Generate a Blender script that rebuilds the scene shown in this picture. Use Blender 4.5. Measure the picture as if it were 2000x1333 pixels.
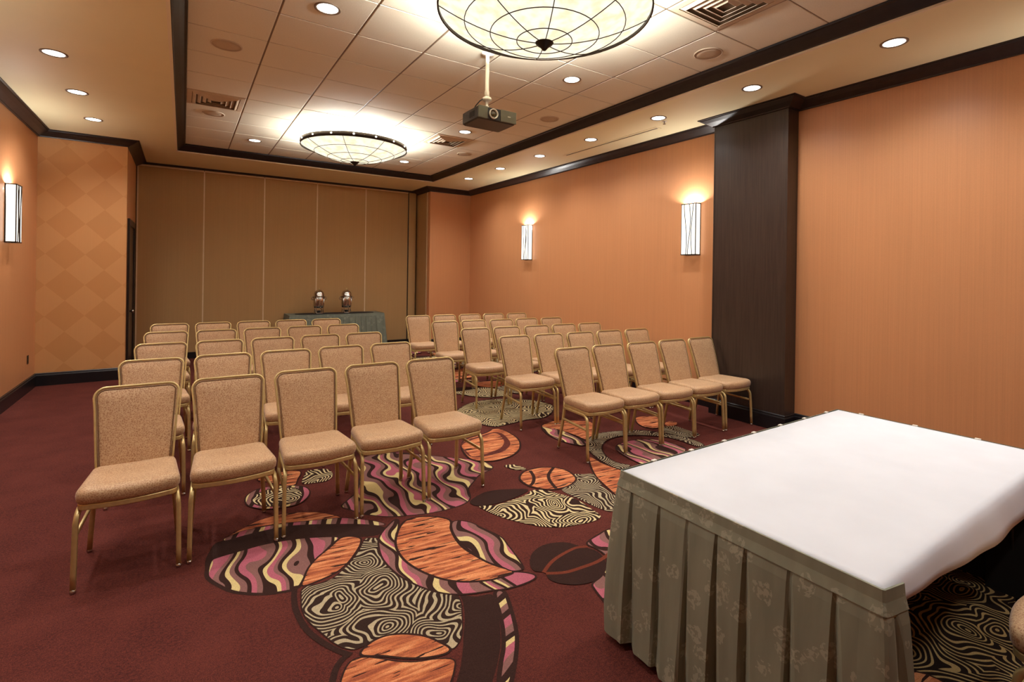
import bpy, bmesh, math, random
from mathutils import Vector, Matrix
for o in list(bpy.data.objects): bpy.data.objects.remove(o, do_unlink=True)
S = bpy.context.scene
COL = S.collection
PI = math.pi
random.seed(7)

# ------------------------------------------------------------------ camera
CAM_H = 1.6588; YAW = .5956; ROLL = .0143; FPX = 993.711; PCX = 1031.15; PCY = 537.3
F = Vector((math.sin(YAW), math.cos(YAW), 0)); R0 = Vector((math.cos(YAW), -math.sin(YAW), 0)); U0 = Vector((0, 0, 1))
CR = R0*math.cos(ROLL) + U0*math.sin(ROLL); CU = -R0*math.sin(ROLL) + U0*math.cos(ROLL)
cd = bpy.data.cameras.new('camera'); cam = bpy.data.objects.new('camera', cd); COL.objects.link(cam)
m = Matrix.Identity(4)
for i in range(3):
    m[i][0] = CR[i]; m[i][1] = CU[i]; m[i][2] = -F[i]
m[2][3] = CAM_H
cam.matrix_world = m
cd.sensor_fit = 'HORIZONTAL'; cd.sensor_width = 36.0; cd.lens = FPX/2000*36
cd.shift_x = (1000-PCX)/2000; cd.shift_y = (PCY-666.5)/2000
cd.clip_start = .05; cd.clip_end = 100
S.camera = cam

# ------------------------------------------------------------------ world and exposure (closed interior, lit by its own lamps)
w = bpy.data.worlds.new('world'); S.world = w; w.use_nodes = True
w.node_tree.nodes['Background'].inputs[0].default_value = (1, .95, .88, 1)
w.node_tree.nodes['Background'].inputs[1].default_value = .05
S.view_settings.view_transform = 'Standard'; S.view_settings.look = 'None'
S.view_settings.gamma = 1; S.view_settings.use_curve_mapping = False
S.view_settings.exposure = 1.0
LAMP = (1.0, .985, .955)
P_DOWN = 46.0; P_CHAND = 160.0; P_SCONCE = 17.0; E_BOWL = .62

# ------------------------------------------------------------------ helpers
def lin(r, g, b):
    f = lambda c: ((c/255)/12.92 if c/255 <= .04045 else ((c/255+.055)/1.055)**2.4)
    return (f(r), f(g), f(b), 1)

class MB:
    def __init__(s): s.v = []; s.f = []; s.mi = []; s.sm = []
    def add(s, vs, fs, mi=0, smooth=False):
        b = len(s.v); s.v += [tuple(x) for x in vs]
        for f in fs: s.f.append(tuple(b+i for i in f)); s.mi.append(mi); s.sm.append(smooth)
        return s
    def box(s, x0, x1, y0, y1, z0, z1, mi=0, M=None):
        vs = [Vector((x, y, z)) for x in (x0, x1) for y in (y0, y1) for z in (z0, z1)]
        if M: vs = [M @ v for v in vs]
        return s.add(vs, [(0,1,3,2),(4,6,7,5),(0,4,5,1),(2,3,7,6),(0,2,6,4),(1,5,7,3)], mi)
    def bbox(s, x0, x1, y0, y1, z0, z1, b=.004, mi=0):
        """box with chamfered vertical and horizontal edges"""
        def ring(ins, z):
            a = ins
            return [(x0+a+b, y0+a, z), (x1-a-b, y0+a, z), (x1-a, y0+a+b, z), (x1-a, y1-a-b, z), (x1-a-b, y1-a, z), (x0+a+b, y1-a, z), (x0+a, y1-a-b, z), (x0+a, y0+a+b, z)]
        return s.loft([ring(b, z0), ring(0, z0+b), ring(0, z1-b), ring(b, z1)], cap=True, mi=mi)
    def loft(s, rings, cap=False, closed=True, mi=0, smooth=False):
        n = len(rings[0]); vs = [p for r in rings for p in r]; fs = []
        for k in range(len(rings)-1):
            for i in range(n if closed else n-1):
                j = (i+1) % n
                fs.append((k*n+i, k*n+j, (k+1)*n+j, (k+1)*n+i))
        if cap:
            fs.append(tuple(reversed(range(n)))); fs.append(tuple((len(rings)-1)*n+i for i in range(n)))
        return s.add(vs, fs, mi, smooth)
    def lathe(s, prof, c=(0, 0, 0), n=24, mi=0, smooth=True, M=None):
        rings = []
        for r, z in prof:
            ring = [Vector((max(r, 1e-5)*math.cos(2*PI*i/n), max(r, 1e-5)*math.sin(2*PI*i/n), z)) for i in range(n)]
            if M: ring = [M @ p for p in ring]
            rings.append([(p.x+c[0], p.y+c[1], p.z+c[2]) for p in ring])
        return s.loft(rings, mi=mi, smooth=smooth)
    def tube(s, pts, r, n=8, sq=None, mi=0, smooth=True, cap=True, up=(0, 0, 1)):
        """sweep a circle (radius r) or rectangle sq=(a,b) along pts"""
        P = [Vector(p) for p in pts]; rings = []
        upv = Vector(up); prev = None
        for i, p in enumerate(P):
            t = (P[min(i+1, len(P)-1)] - P[max(i-1, 0)]).normalized()
            if prev is None:
                a = upv if abs(t.dot(upv)) < .95 else Vector((1, 0, 0))
                x = a.cross(t).normalized()
            else:
                x = (prev - t*prev.dot(t)).normalized()
            prev = x; y = t.cross(x)
            if sq:
                a, b = sq; c = min(a, b)*.3
                sh = [(a, b-c), (a-c, b), (-a+c, b), (-a, b-c), (-a, -b+c), (-a+c, -b), (a-c, -b), (a, -b+c)]
            else:
                sh = [(r*math.cos(2*PI*k/n), r*math.sin(2*PI*k/n)) for k in range(n)]
            rings.append([tuple(p + x*u + y*v) for u, v in sh])
        return s.loft(rings, cap=cap, mi=mi, smooth=smooth)
    def mesh(s, name):
        me = bpy.data.meshes.new(name); me.from_pydata(s.v, [], s.f)
        me.polygons.foreach_set('material_index', s.mi); me.polygons.foreach_set('use_smooth', s.sm)
        bm = bmesh.new(); bm.from_mesh(me); bmesh.ops.recalc_face_normals(bm, faces=bm.faces); bm.to_mesh(me); bm.free()
        return me
    def build(s, name, mats, parent=None, recalc=True):
        me = s.mesh(name)
        for mt in (mats if isinstance(mats, (list, tuple)) else [mats]): me.materials.append(mt)
        o = bpy.data.objects.new(name, me); COL.objects.link(o)
        if parent: o.parent = parent
        return o

def tag(o, label, cat, group=None, kind=None):
    o['label'] = label; o['category'] = cat
    if group: o['group'] = group
    if kind: o['kind'] = kind
    return o
def empty(name, loc, label, cat, group=None, rz=0, kind=None):
    o = bpy.data.objects.new(name, None); COL.objects.link(o); o.location = loc; o.rotation_euler = (0, 0, rz)
    o.empty_display_size = .1
    return tag(o, label, cat, group, kind)
def copy_tree(o, parent=None):
    c = o.copy(); COL.objects.link(c); c.parent = parent
    for ch in o.children: copy_tree(ch, c)
    return c
def lamp(name, typ, loc, power, parent=None, **kw):
    l = bpy.data.lights.new(name, typ); l.energy = power; l.color = LAMP
    for k, v in kw.items(): setattr(l, k, v)
    o = bpy.data.objects.new(name, l); COL.objects.link(o); o.location = loc
    if parent: o.parent = parent
    return o

# ------------------------------------------------------------------ materials
class NT:
    def __init__(s, name):
        s.m = bpy.data.materials.new(name); s.m.use_nodes = True; s.t = s.m.node_tree
        s.b = s.t.nodes['Principled BSDF']
    def n(s, typ, props=None, **ins):
        nd = s.t.nodes.new(typ)
        for k, v in (props or {}).items(): setattr(nd, k, v)
        for k, v in ins.items():
            key = int(k[1:]) if k[0] == 'i' and k[1:].isdigit() else k.replace('_', ' ')
            s.set(nd.inputs[key], v)
        return nd
    def set(s, sock, v):
        if hasattr(v, 'links') or hasattr(v, 'is_output'): s.t.links.new(v, sock)
        else: sock.default_value = v
    def math(s, op, a, b=None, c=None):
        nd = s.t.nodes.new('ShaderNodeMath'); nd.operation = op; s.set(nd.inputs[0], a)
        if b is not None: s.set(nd.inputs[1], b)
        if c is not None: s.set(nd.inputs[2], c)
        return nd.outputs[0]
    def coord(s): return s.n('ShaderNodeTexCoord').outputs['Object']
    def xyz(s, c):
        nd = s.n('ShaderNodeSeparateXYZ', i0=c); return nd.outputs
    def mapping(s, c, scale=(1, 1, 1), rot=(0, 0, 0), loc=(0, 0, 0)):
        return s.n('ShaderNodeMapping', Vector=c, Scale=scale, Rotation=rot, Location=loc).outputs[0]
    def noise(s, c, scale, detail=2, rough=.5, col=False):
        nd = s.n('ShaderNodeTexNoise', Vector=c, Scale=scale, Detail=detail, Roughness=rough)
        return nd.outputs['Color' if col else 'Fac']
    def ramp(s, f, stops, interp='LINEAR'):
        nd = s.t.nodes.new('ShaderNodeValToRGB'); s.set(nd.inputs[0], f); cr = nd.color_ramp; cr.interpolation = interp
        while len(cr.elements) < len(stops): cr.elements.new(.5)
        for e, (p, c) in zip(cr.elements, stops): e.position = p; e.color = c if len(c) == 4 else (*c, 1)
        return nd.outputs[0]
    def mix(s, f, a, b):
        nd = s.t.nodes.new('ShaderNodeMix'); nd.data_type = 'RGBA'; s.set(nd.inputs[0], f); s.set(nd.inputs[6], a); s.set(nd.inputs[7], b)
        return nd.outputs[2]
    def bump(s, h, strength=.3, dist=.01):
        s.t.links.new(s.n('ShaderNodeBump', Height=h, Strength=strength, Distance=dist).outputs[0], s.b.inputs['Normal'])
    def out(s, col=None, rough=None, metal=None, spec=None, **kw):
        if col is not None: s.set(s.b.inputs['Base Color'], col)
        if rough is not None: s.set(s.b.inputs['Roughness'], rough)
        if metal is not None: s.set(s.b.inputs['Metallic'], metal)
        if spec is not None: s.set(s.b.inputs['Specular IOR Level'], spec)
        for k, v in kw.items(): s.set(s.b.inputs[k.replace('_', ' ')], v)
        return s.m
def plain(name, c, rough=.5, metal=0, spec=.5, var=.06, scale=12, **kw):
    t = NT(name); co = t.coord(); n = t.noise(co, scale, 3)
    d = tuple(x*(1-var) for x in c[:3]) + (1,); l = tuple(min(1, x*(1+var)) for x in c[:3]) + (1,)
    return t.out(t.ramp(n, [(.3, d), (.7, l)]), rough, metal, spec, **kw)

def wallcover(name, c, rough=.38, strie=.075):
    t = NT(name); co = t.coord()
    v = t.noise(t.mapping(co, (90, 90, .7)), 1, 3, .6)
    g = t.noise(t.mapping(co, (260, 260, 170)), 1, 1)
    f = t.math('ADD', t.math('MULTIPLY', v, .65), t.math('MULTIPLY', g, .35))
    d = tuple(x*(1-strie) for x in c[:3])+(1,); l = tuple(x*(1+strie) for x in c[:3])+(1,)
    t.bump(f, .08, .004)
    return t.out(t.ramp(f, [(.32, d), (.68, l)]), rough, 0, .45)
M = {}
WALLC = lin(202, 142, 97)
M['wall'] = wallcover('orange_wallcovering', WALLC)
# lozenge print on the short wall at the far left
t = NT('lozenge_wallcovering'); co = t.coord(); x, y, z = t.xyz(co)
a = t.math('ADD', t.math('MULTIPLY', t.math('ADD', x, 1.399), 1/.43), t.math('MULTIPLY', t.math('SUBTRACT', z, 2.975), 1/.445))
b = t.math('SUBTRACT', t.math('MULTIPLY', t.math('ADD', x, 1.399), 1/.43), t.math('MULTIPLY', t.math('SUBTRACT', z, 2.975), 1/.445))
fa = t.math('FLOOR', a); fb = t.math('FLOOR', b)
pa = t.math('MODULO', t.math('ABSOLUTE', fa), 2.0); pb = t.math('MODULO', t.math('ABSOLUTE', fb), 2.0)
tone = t.math('SUBTRACT', .85, t.math('MULTIPLY', t.math('MODULO', t.math('ABSOLUTE', t.math('ADD', fa, fb)), 2.0), .6))
v = t.noise(t.mapping(co, (90, 90, .7)), 1, 3, .6)
tone = t.math('ADD', tone, t.math('MULTIPLY', t.math('SUBTRACT', v, .5), .3))
t.out(t.ramp(tone, [(0, lin(196, 140, 86)), (.3, lin(199, 143, 89)), (.75, lin(205, 150, 96)), (1, lin(209, 155, 101))]), .5, 0, .4)
M['lozenge'] = t.m
M['partition'] = wallcover('partition_fabric', lin(176, 139, 92), .7, .06)
M['ceil'] = plain('soffit_paint', lin(236, 227, 186), .55, 0, .3, .012, 3)
M['ceil_edge'] = plain('soffit_edge_paint', lin(236, 224, 196), .5, 0, .3, .01, 3)
t = NT('ceiling_tile'); co = t.coord(); n = t.noise(co, 90, 3, .7)
t.bump(n, .15, .004); M['tile'] = t.out(t.ramp(n, [(.3, lin(222, 213, 190)), (.7, lin(230, 222, 200))]), .8, 0, .2)
M['grid'] = plain('ceiling_grid_metal', lin(128, 108, 86), .6)
t = NT('espresso_wood'); co = t.coord()
n = t.noise(t.mapping(co, (60, 60, 2.0)), 1, 4, .6)
M['dark_wood'] = t.out(t.ramp(n, [(.3, lin(46, 35, 30)), (.7, lin(63, 49, 42))]), .33, 0, .5)
t = NT('espresso_molding'); co = t.coord(); n = t.noise(co, 14, 4, .6)
M['molding'] = t.out(t.ramp(n, [(.3, lin(30, 23, 22)), (.7, lin(42, 33, 31))]), .38, 0, .45)
M['base'] = plain('black_baseboard', lin(25, 23, 26), .35, 0, .5, .1)
M['seam'] = plain('seam_metal', lin(214, 190, 156), .45, .1)
M['track'] = plain('track_dark', lin(40, 34, 28), .6)
M['gold'] = plain('brushed_gold', lin(208, 182, 124), .36, .5, .5, .06, 40)
M['chrome'] = plain('chrome', lin(200, 198, 195), .18, 1, .5, .03)
M['dark_metal'] = plain('bronze_metal', lin(52, 42, 34), .45, .6)
M['white'] = plain('white_plastic', lin(228, 222, 208), .4)
M['speaker'] = plain('speaker_grille', lin(190, 170, 144), .8, 0, .2, .05, 200)
M['ventm'] = plain('vent_metal', lin(205, 186, 160), .5)
M['black'] = plain('black_plastic', lin(26, 25, 27), .45)
M['charcoal'] = plain('charcoal_plastic', lin(52, 50, 46), .45)
M['olive_plastic'] = plain('olive_grey_plastic', lin(98, 94, 76), .38, .2)
M['lens'] = plain('lens_glass', lin(70, 55, 25), .08, 0, .8)
# chair fabric : tan with a fine pale scribble
t = NT('chair_fabric'); co = t.coord()
v = t.n('ShaderNodeTexVoronoi', {'feature': 'DISTANCE_TO_EDGE'}, Vector=t.n('ShaderNodeVectorMath', {'operation': 'ADD'}, i0=co, i1=t.n('ShaderNodeVectorMath', {'operation': 'SCALE'}, i0=t.noise(co, 60, 2, col=True), Scale=.02).outputs[0]).outputs[0], Scale=95.0).outputs[0]
n = t.noise(co, 9, 2)
f = t.math('LESS_THAN', v, .13)
base = t.ramp(n, [(.3, lin(160, 117, 81)), (.7, lin(173, 130, 92))])
t.bump(v, .25, .003)
M['fabric'] = t.out(t.mix(t.math('MULTIPLY', f, .55), base, lin(216, 184, 142)), .55, 0, .4, Sheen_Weight=.25, Sheen_Roughness=.4)
M['piping'] = plain('chair_piping', lin(110, 76, 46), .6)
# cloths
t = NT('white_linen'); co = t.coord(); n = t.noise(t.mapping(co, (500, 500, 500)), 1, 1); n2 = t.noise(co, 5, 2)
t.bump(t.math('ADD', t.math('MULTIPLY', n, .05), n2), .15, .01)
M['linen'] = t.out(t.ramp(n2, [(.3, lin(222, 225, 232)), (.7, lin(227, 230, 237))]), .7, 0, .3)
def damask(name, c, hi):
    t = NT(name); co = t.coord()
    wv = t.n('ShaderNodeVectorMath', {'operation': 'ADD'}, i0=co, i1=t.n('ShaderNodeVectorMath', {'operation': 'SCALE'}, i0=t.noise(co, 14, 2, col=True), Scale=.06).outputs[0]).outputs[0]
    v = t.n('ShaderNodeTexVoronoi', {'feature': 'F1'}, Vector=wv, Scale=10.0, Randomness=1.0)
    leaf = t.math('LESS_THAN', t.math('ADD', v.outputs['Distance'], t.math('MULTIPLY', t.noise(co, 30, 2), .22)), .47)
    vein = t.math('GREATER_THAN', t.noise(t.mapping(wv, (1, 1, 1)), 70, 2), .5)
    f = t.math('MULTIPLY', t.math('MULTIPLY', leaf, vein), .62)
    n = t.noise(t.mapping(co, (20, 20, 3)), 1, 3)
    base = t.ramp(n, [(.3, tuple(x*.9 for x in c[:3])+(1,)), (.7, tuple(x*1.1 for x in c[:3])+(1,))])
    return t.out(t.mix(f, base, hi), t.math('SUBTRACT', .55, t.math('MULTIPLY', f, .15)), 0, .4)
M['skirt'] = damask('olive_damask', lin(136, 138, 118), lin(176, 172, 149))
M['skirt_band'] = damask('olive_damask_band', lin(138, 140, 119), lin(172, 168, 146))
M['back_skirt'] = damask('grey_green_damask', lin(106, 114, 102), lin(140, 146, 130))
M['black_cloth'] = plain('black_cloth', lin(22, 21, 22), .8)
# lamps
def emis(name, c, strength, var=0, scale=(30, 30, 2)):
    t = NT(name); co = t.coord(); n = t.noise(t.mapping(co, scale), 1, 2)
    l = c; d = (c[0]*(1-var*.3), c[1]*(1-var*.6), c[2]*(1-var), 1)
    t.out((.32, .30, .24, 1), .5, 0, .3); t.set(t.b.inputs['Emission Color'], t.ramp(n, [(.35, d), (.6, l)])); t.b.inputs['Emission Strength'].default_value = strength
    return t.m
M['bowl'] = emis('bowl_fabric_lit', (1, .93, .74, 1), E_BOWL, .35, (14, 14, 1))
M['disc'] = emis('downlight_lens_lit', (1, .98, .95, 1), 5)
M['sglass'] = emis('sconce_glass_lit', (1, .96, .86, 1), .85)
M['stud'] = emis('rim_stud_lit', (1, .95, .85, 1), 3.0)

# carpet family -------------------------------------------------
def carpet(name):
    t = NT(name); co = t.coord()
    pile = t.noise(co, 230, 2, .7)
    return t, co, pile
def finish(t, col, pile, amt=.5):
    p = t.ramp(pile, [(.3, (1-amt*.62,)*3), (.7, (1+amt*.5,)*3)])
    nd = t.t.nodes.new('ShaderNodeMix'); nd.data_type = 'RGBA'; nd.blend_type = 'MULTIPLY'; nd.inputs[0].default_value = 1
    t.set(nd.inputs[6], col); t.set(nd.inputs[7], p)
    t.bump(pile, .5, .006)
    return t.out(nd.outputs[2], .95, 0, .1)
C_BUR0, C_BUR1 = lin(74, 36, 33), lin(94, 47, 41)
C_DARK, C_CREAM, C_PINK, C_MAUVE, C_ORG = lin(56, 36, 31), lin(216, 194, 134), lin(178, 98, 112), lin(136, 96, 90), lin(214, 122, 72)
t, co, pile = carpet('carpet_burgundy'); n = t.noise(co, 3.0, 4, .65)
g2 = t.noise(co, 75, 2, .8)
M['c_bur'] = finish(t, t.mix(t.ramp(g2, [(.38, (0, 0, 0)), (.68, (.6, .6, .6))]), t.ramp(n, [(.32, C_BUR0), (.68, C_BUR1)]), lin(118, 58, 46)), pile, .9)
t, co, pile = carpet('carpet_dark'); M['c_dark'] = finish(t, C_DARK, pile, .5)
t, co, pile = carpet('carpet_rust'); M['c_rust'] = finish(t, lin(116, 56, 40), pile, .6)
def orange(name, ang, dark=.40):
    t, co, pile = carpet(name)
    c = t.mapping(co, (1, 1, 1), (0, 0, ang))
    s1 = t.noise(t.mapping(c, (3.4, 34, 1)), 1, 3, .6); s2 = t.noise(t.mapping(c, (5.0, 44, 1), (0, 0, 0), (5, 3, 0)), 1, 2, .5)
    col = t.ramp(s1, [(.38, lin(152, 82, 58)), (.5, lin(194, 112, 72)), (.62, lin(222, 150, 102))])
    return finish(t, t.mix(t.math('LESS_THAN', s2, dark), col, C_DARK), pile, .4)
M['c_orange'] = orange('carpet_orange', .13); M['c_orange2'] = orange('carpet_orange_wide', .06, .38)
def stripes(name, ang, lam, amp=1.0, wl=.36):
    t, co, pile = carpet(name)
    c = t.mapping(co, (1, 1, 1), (0, 0, ang)); x, y, z = t.xyz(c)
    ph = t.math('MULTIPLY', t.noise(t.mapping(c, (6, 1.5, 1)), 1, 1), 5.0)
    wav = t.math('MULTIPLY', t.math('SINE', t.math('ADD', t.math('MULTIPLY', y, 2*PI/wl), ph)), .05*amp)
    ns = t.math('MULTIPLY', t.math('SUBTRACT', t.noise(t.mapping(c, (7, 3.0, 1)), 1, 0), .5), .62*amp)
    u = t.math('FRACT', t.math('ADD', t.math('ADD', t.math('DIVIDE', x, lam), wav), ns))
    seq = [(0, C_DARK), (.09, C_CREAM), (.19, C_MAUVE), (.31, C_DARK), (.41, C_PINK), (.54, C_MAUVE), (.66, C_DARK), (.74, C_CREAM), (.81, C_PINK), (.92, C_MAUVE)]
    return finish(t, t.ramp(u, seq, 'CONSTANT'), pile, .4)
M['c_stripe'] = stripes('carpet_wavy_stripes', .16, .32); M['c_stripe2'] = stripes('carpet_wavy_stripes_b', .06, .32, 1.1)
M['c_check'] = stripes('carpet_rim_blocks', .3, .30, .3); M['c_check2'] = stripes('carpet_rim_blocks_b', 1.25, .34, .3)
def swirl(name, cl, cd_, per=.024, duty=.28):
    t, co, pile = carpet(name)
    wv = t.n('ShaderNodeVectorMath', {'operation': 'ADD'}, i0=co, i1=t.n('ShaderNodeVectorMath', {'operation': 'SCALE'}, i0=t.noise(co, 4.2, 1, col=True), Scale=.25).outputs[0]).outputs[0]
    K = 3.3
    v = t.n('ShaderNodeTexVoronoi', {'feature': 'F1', 'voronoi_dimensions': '2D'}, Vector=t.mapping(wv, (1, 1, 0)), Scale=K, Randomness=1.0).outputs['Distance']
    s = t.math('SINE', t.math('MULTIPLY', v, 2*PI/(per*K)))
    return finish(t, t.mix(t.math('GREATER_THAN', s, duty), cd_, cl), pile, .4)
M['c_swirl'] = swirl('carpet_swirl_grey', lin(182, 166, 134), lin(54, 38, 32), .024)
M['c_swirl_cream'] = swirl('carpet_swirl_cream', lin(218, 198, 150), lin(54, 36, 30), .027)
M['c_swirl_gold'] = swirl('carpet_swirl_gold', lin(184, 158, 106), lin(38, 28, 24), .026, .45)

# ------------------------------------------------------------------ room dimensions (metres, camera stands at x=0 y=0)
XL, XR, YF = -1.706, 5.591, -2.6
YD, XD, YP = 9.755, -.715, 11.44
YB, XB = 10.70, 4.576
XC, YC0, YC1 = 5.381, 2.98, 3.895
ZS, ZC, ZT = 3.592, 3.50, 3.712
TS = .6096; GX0 = -.002; GY0 = 4.479 - 6*TS; NX, NY = 7, 15
TX0, TX1, TY0, TY1 = GX0, GX0+NX*TS, GY0, GY0+NY*TS+.02

# ------------------------------------------------------------------ floor with its woven motifs
def unproj(u, v):
    d = F + CR*((u-PCX)/FPX) - CU*((v-PCY)/FPX)
    k = -CAM_H/d.z
    return (d.x*k, d.y*k)
def smooth_poly(P, n=5):
    out = []; N = len(P)
    for i in range(N):
        p0, p1, p2, p3 = [Vector(P[(i+k-1) % N]) for k in range(4)]
        for j in range(n):
            s = j/n
            out.append(.5*((2*p1) + (p2-p0)*s + (2*p0-5*p1+4*p2-p3)*s*s + (3*p1-p0-3*p2+p3)*s**3))
    return out
def offset_poly(P, d):
    N = len(P); A = sum(P[i].x*P[(i+1) % N].y - P[(i+1) % N].x*P[i].y for i in range(N))
    sg = 1 if A > 0 else -1; out = []
    for i in range(N):
        e = (P[(i+1) % N]-P[i-1]); 
        if e.length < 1e-9: out.append(P[i]); continue
        e.normalize(); out.append(P[i] + Vector((e.y, -e.x))*d*sg)
    return out
fl = MB(); FM = ['c_bur', 'c_dark', 'c_rust', 'c_orange', 'c_orange2', 'c_stripe', 'c_stripe2', 'c_check', 'c_check2', 'c_swirl', 'c_swirl_cream', 'c_swirl_gold']
fl.box(XL-.1, XR+.1, YF-.1, YP+.1, -.1, 0)
layer = [0]
MOTIFS = []
def put(P, mat):
    layer[0] += 1; z = .00012*layer[0]
    fl.add([(p[0], p[1], z) for p in P], [tuple(range(len(P)))], FM.index(mat))
def shape(crop, pts, mat, rim=.012, keep=True, n=4):
    ox, oy, sc = crop
    P = smooth_poly([unproj(ox+x/sc, oy+y/sc) for x, y in pts], n)
    if rim: put(offset_poly(P, rim), 'c_dark')
    put(P, mat)
    if keep: MOTIFS.append((P, mat, rim))
def stroke(crop, pts, mat, wd, keep=True):
    ox, oy, sc = crop
    Q = [Vector(unproj(ox+x/sc, oy+y/sc)) for x, y in pts]
    D = []
    for i in range(len(Q)-1):
        p0, p1, p2, p3 = Q[max(i-1, 0)], Q[i], Q[i+1], Q[min(i+2, len(Q)-1)]
        for j in range(5):
            s = j/5; D.append(.5*((2*p1)+(p2-p0)*s+(2*p0-5*p1+4*p2-p3)*s*s+(3*p1-p0-3*p2+p3)*s**3))
    D.append(Q[-1]); L, Rr = [], []
    for i, p in enumerate(D):
        e = (D[min(i+1, len(D)-1)]-D[max(i-1, 0)]).normalized(); nn = Vector((e.y, -e.x))*wd/2
        L.append(p+nn); Rr.append(p-nn)
    layer[0] += 1; z = .00012*layer[0]; N = len(D)
    fl.add([(p.x, p.y, z) for p in L+Rr], [(i, i+1, N+i+1, N+i) for i in range(N-1)], FM.index(mat))
c1 = (380, 900, 4.4425); c2 = (540, 1060, 3.846); c3 = (700, 980, 5.0); c4 = (920, 880, 4.1656); c5 = (640, 840, 5.5556); c6 = (860, 740, 7.404); c7 = (1040, 780, 5.263); px = (0, 0, 1)
# big wavy disc under the first row
shape(c5, [(160,830),(240,750),(330,660),(360,500),(400,300),(700,250),(1000,270),(1200,290),(1450,315),(1640,330),(1760,380),(1775,425),(1640,490),(1580,560),(1520,640),(1540,740),(1480,800),(1340,850),(1150,895),(900,925),(650,940),(400,912),(250,865)], 'c_stripe2')
# left disc: orange sliver, rim blocks, dark crescent, wavy stripes, orange petal
shape(c1, [(290,665),(420,590),(540,530),(700,480),(880,455),(1050,450),(1180,470),(1270,500),(1150,512),(1000,522),(850,535),(700,555),(560,590),(420,635)], 'c_orange', .006)
shape(c1, [(255,685),(350,640),(450,605),(590,580),(700,560),(860,540),(1000,525),(1150,510),(1270,500),(1440,512),(1570,530),(1650,555),(1570,565),(1400,556),(1250,556),(1000,560),(800,576),(600,616),(400,668),(300,700)], 'c_check', .006)
shape(c1, [(110,830),(180,720),(300,690),(400,660),(600,610),(800,572),(1000,556),(1250,552),(1400,552),(1570,562),(1660,590),(1610,640),(1500,662),(1300,670),(1100,674),(850,694),(600,745),(400,800),(200,860),(130,920),(95,1000),(90,900)], 'c_dark', 0)
shape(c1, [(150,880),(210,845),(400,790),(600,735),(850,690),(1050,672),(1240,670),(1190,720),(1080,830),(990,920),(950,1000),(885,1100),(750,1135),(600,1150),(450,1145),(330,1125),(230,1080),(150,1030),(125,980)], 'c_stripe', .022)
shape(c1, [(1270,680),(1350,665),(1430,680),(1430,730),(1390,800),(1330,880),(1240,960),(1100,1030),(945,1085),(960,1020),(1000,930),(1080,840),(1180,760)], 'c_orange')
# dark panel, rim blocks and the large swirl
shape(c2, [(1385,400),(1500,410),(1620,395),(1660,500),(1680,650),(1680,800),(1650,950),(1600,1120),(1560,1250),(1200,1250),(1330,1090),(1380,950),(1400,800),(1405,700),(1415,560),(1400,450)], 'c_dark', 0)
shape(c2, [(1655,390),(1700,380),(1745,500),(1782,650),(1790,760),(1775,900),(1740,1060),(1690,1060),(1705,900),(1722,800),(1720,680),(1700,560)], 'c_check2', .02)
stroke(c2, [(140,330),(132,420),(150,520),(220,650),(330,745),(470,820),(560,850)], 'c_dark', .028)
stroke(c2, [(540,840),(480,900),(440,970),(415,1080)], 'c_dark', .028)
shape(c2, [(665,-19),(625,60),(560,150),(500,210),(430,270),(330,312),(205,345),(190,420),(200,520),(250,600),(330,670),(440,760),(560,805),(640,785),(760,720),(900,695),(1060,695),(1180,722),(1290,790),(1340,790),(1388,700),(1390,560),(1380,450),(1340,392),(1250,385),(1130,350),(1020,300),(900,240),(820,160),(780,60),(761,-19),(715,-30)], 'c_swirl', .006)
shape(c2, [(640,835),(700,770),(800,718),(900,700),(1010,700),(1120,718),(1220,760),(1295,805),(1250,840),(1100,866),(950,866),(800,850),(690,852)], 'c_orange2', .012)
shape(c2, [(560,905),(650,872),(780,882),(900,902),(1050,906),(1200,884),(1325,890),(1330,960),(1300,1060),(1230,1180),(1050,1260),(800,1280),(600,1220),(490,1120),(505,1000)], 'c_orange2', .008)
# stripe ring with the orange bowl shape
shape(c3, [(370,180),(270,270),(215,350),(205,420),(230,530),(290,620),(400,720),(560,810),(720,870),(900,905),(1100,900),(1300,870),(1430,855),(1600,810),(1720,750),(1680,715),(1520,700),(1400,740),(1200,790),(1000,780),(800,750),(600,660),(470,580),(380,470),(360,380),(372,300),(384,240)], 'c_stripe2')
shape(c3, [(480,190),(600,160),(760,160),(885,192),(890,270),(930,360),(1000,450),(1100,520),(1240,600),(1370,650),(1500,692),(1400,735),(1250,770),(1050,782),(880,767),(720,722),(570,652),(460,572),(395,482),(375,400),(390,320),(420,250)], 'c_orange', .016)
shape(c3, [(920,215),(980,195),(1100,215),(1200,265),(1380,350),(1450,430),(1520,520),(1600,640),(1585,672),(1500,680),(1400,640),(1260,590),(1120,500),(1000,400),(930,300)], 'c_stripe', .010)
# dark coffee-bean shape and stripes beside the table
shape(c4, [(950,760),(1050,690),(1130,650),(1300,640),(1400,900),(1300,1250),(1150,1290),(1080,1220),(1010,1130),(1000,1090),(1070,1030),(1110,940),(1100,860),(1020,800)], 'c_stripe2')
shape(c4, [(480,900),(500,840),(580,780),(700,755),(800,760),(900,790),(1010,820),(1070,870),(1100,940),(1080,1010),(1000,1070),(880,1098),(740,1092),(640,1058),(600,1000),(520,990),(485,950)], 'c_dark', 0)
stroke(c4, [(590,1000),(650,920),(730,860),(850,800),(950,790)], 'c_rust', .022)
stroke(c4, [(610,1008),(760,1000),(900,960),(1050,900),(1150,810),(1175,680)], 'c_rust', .024)
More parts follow.
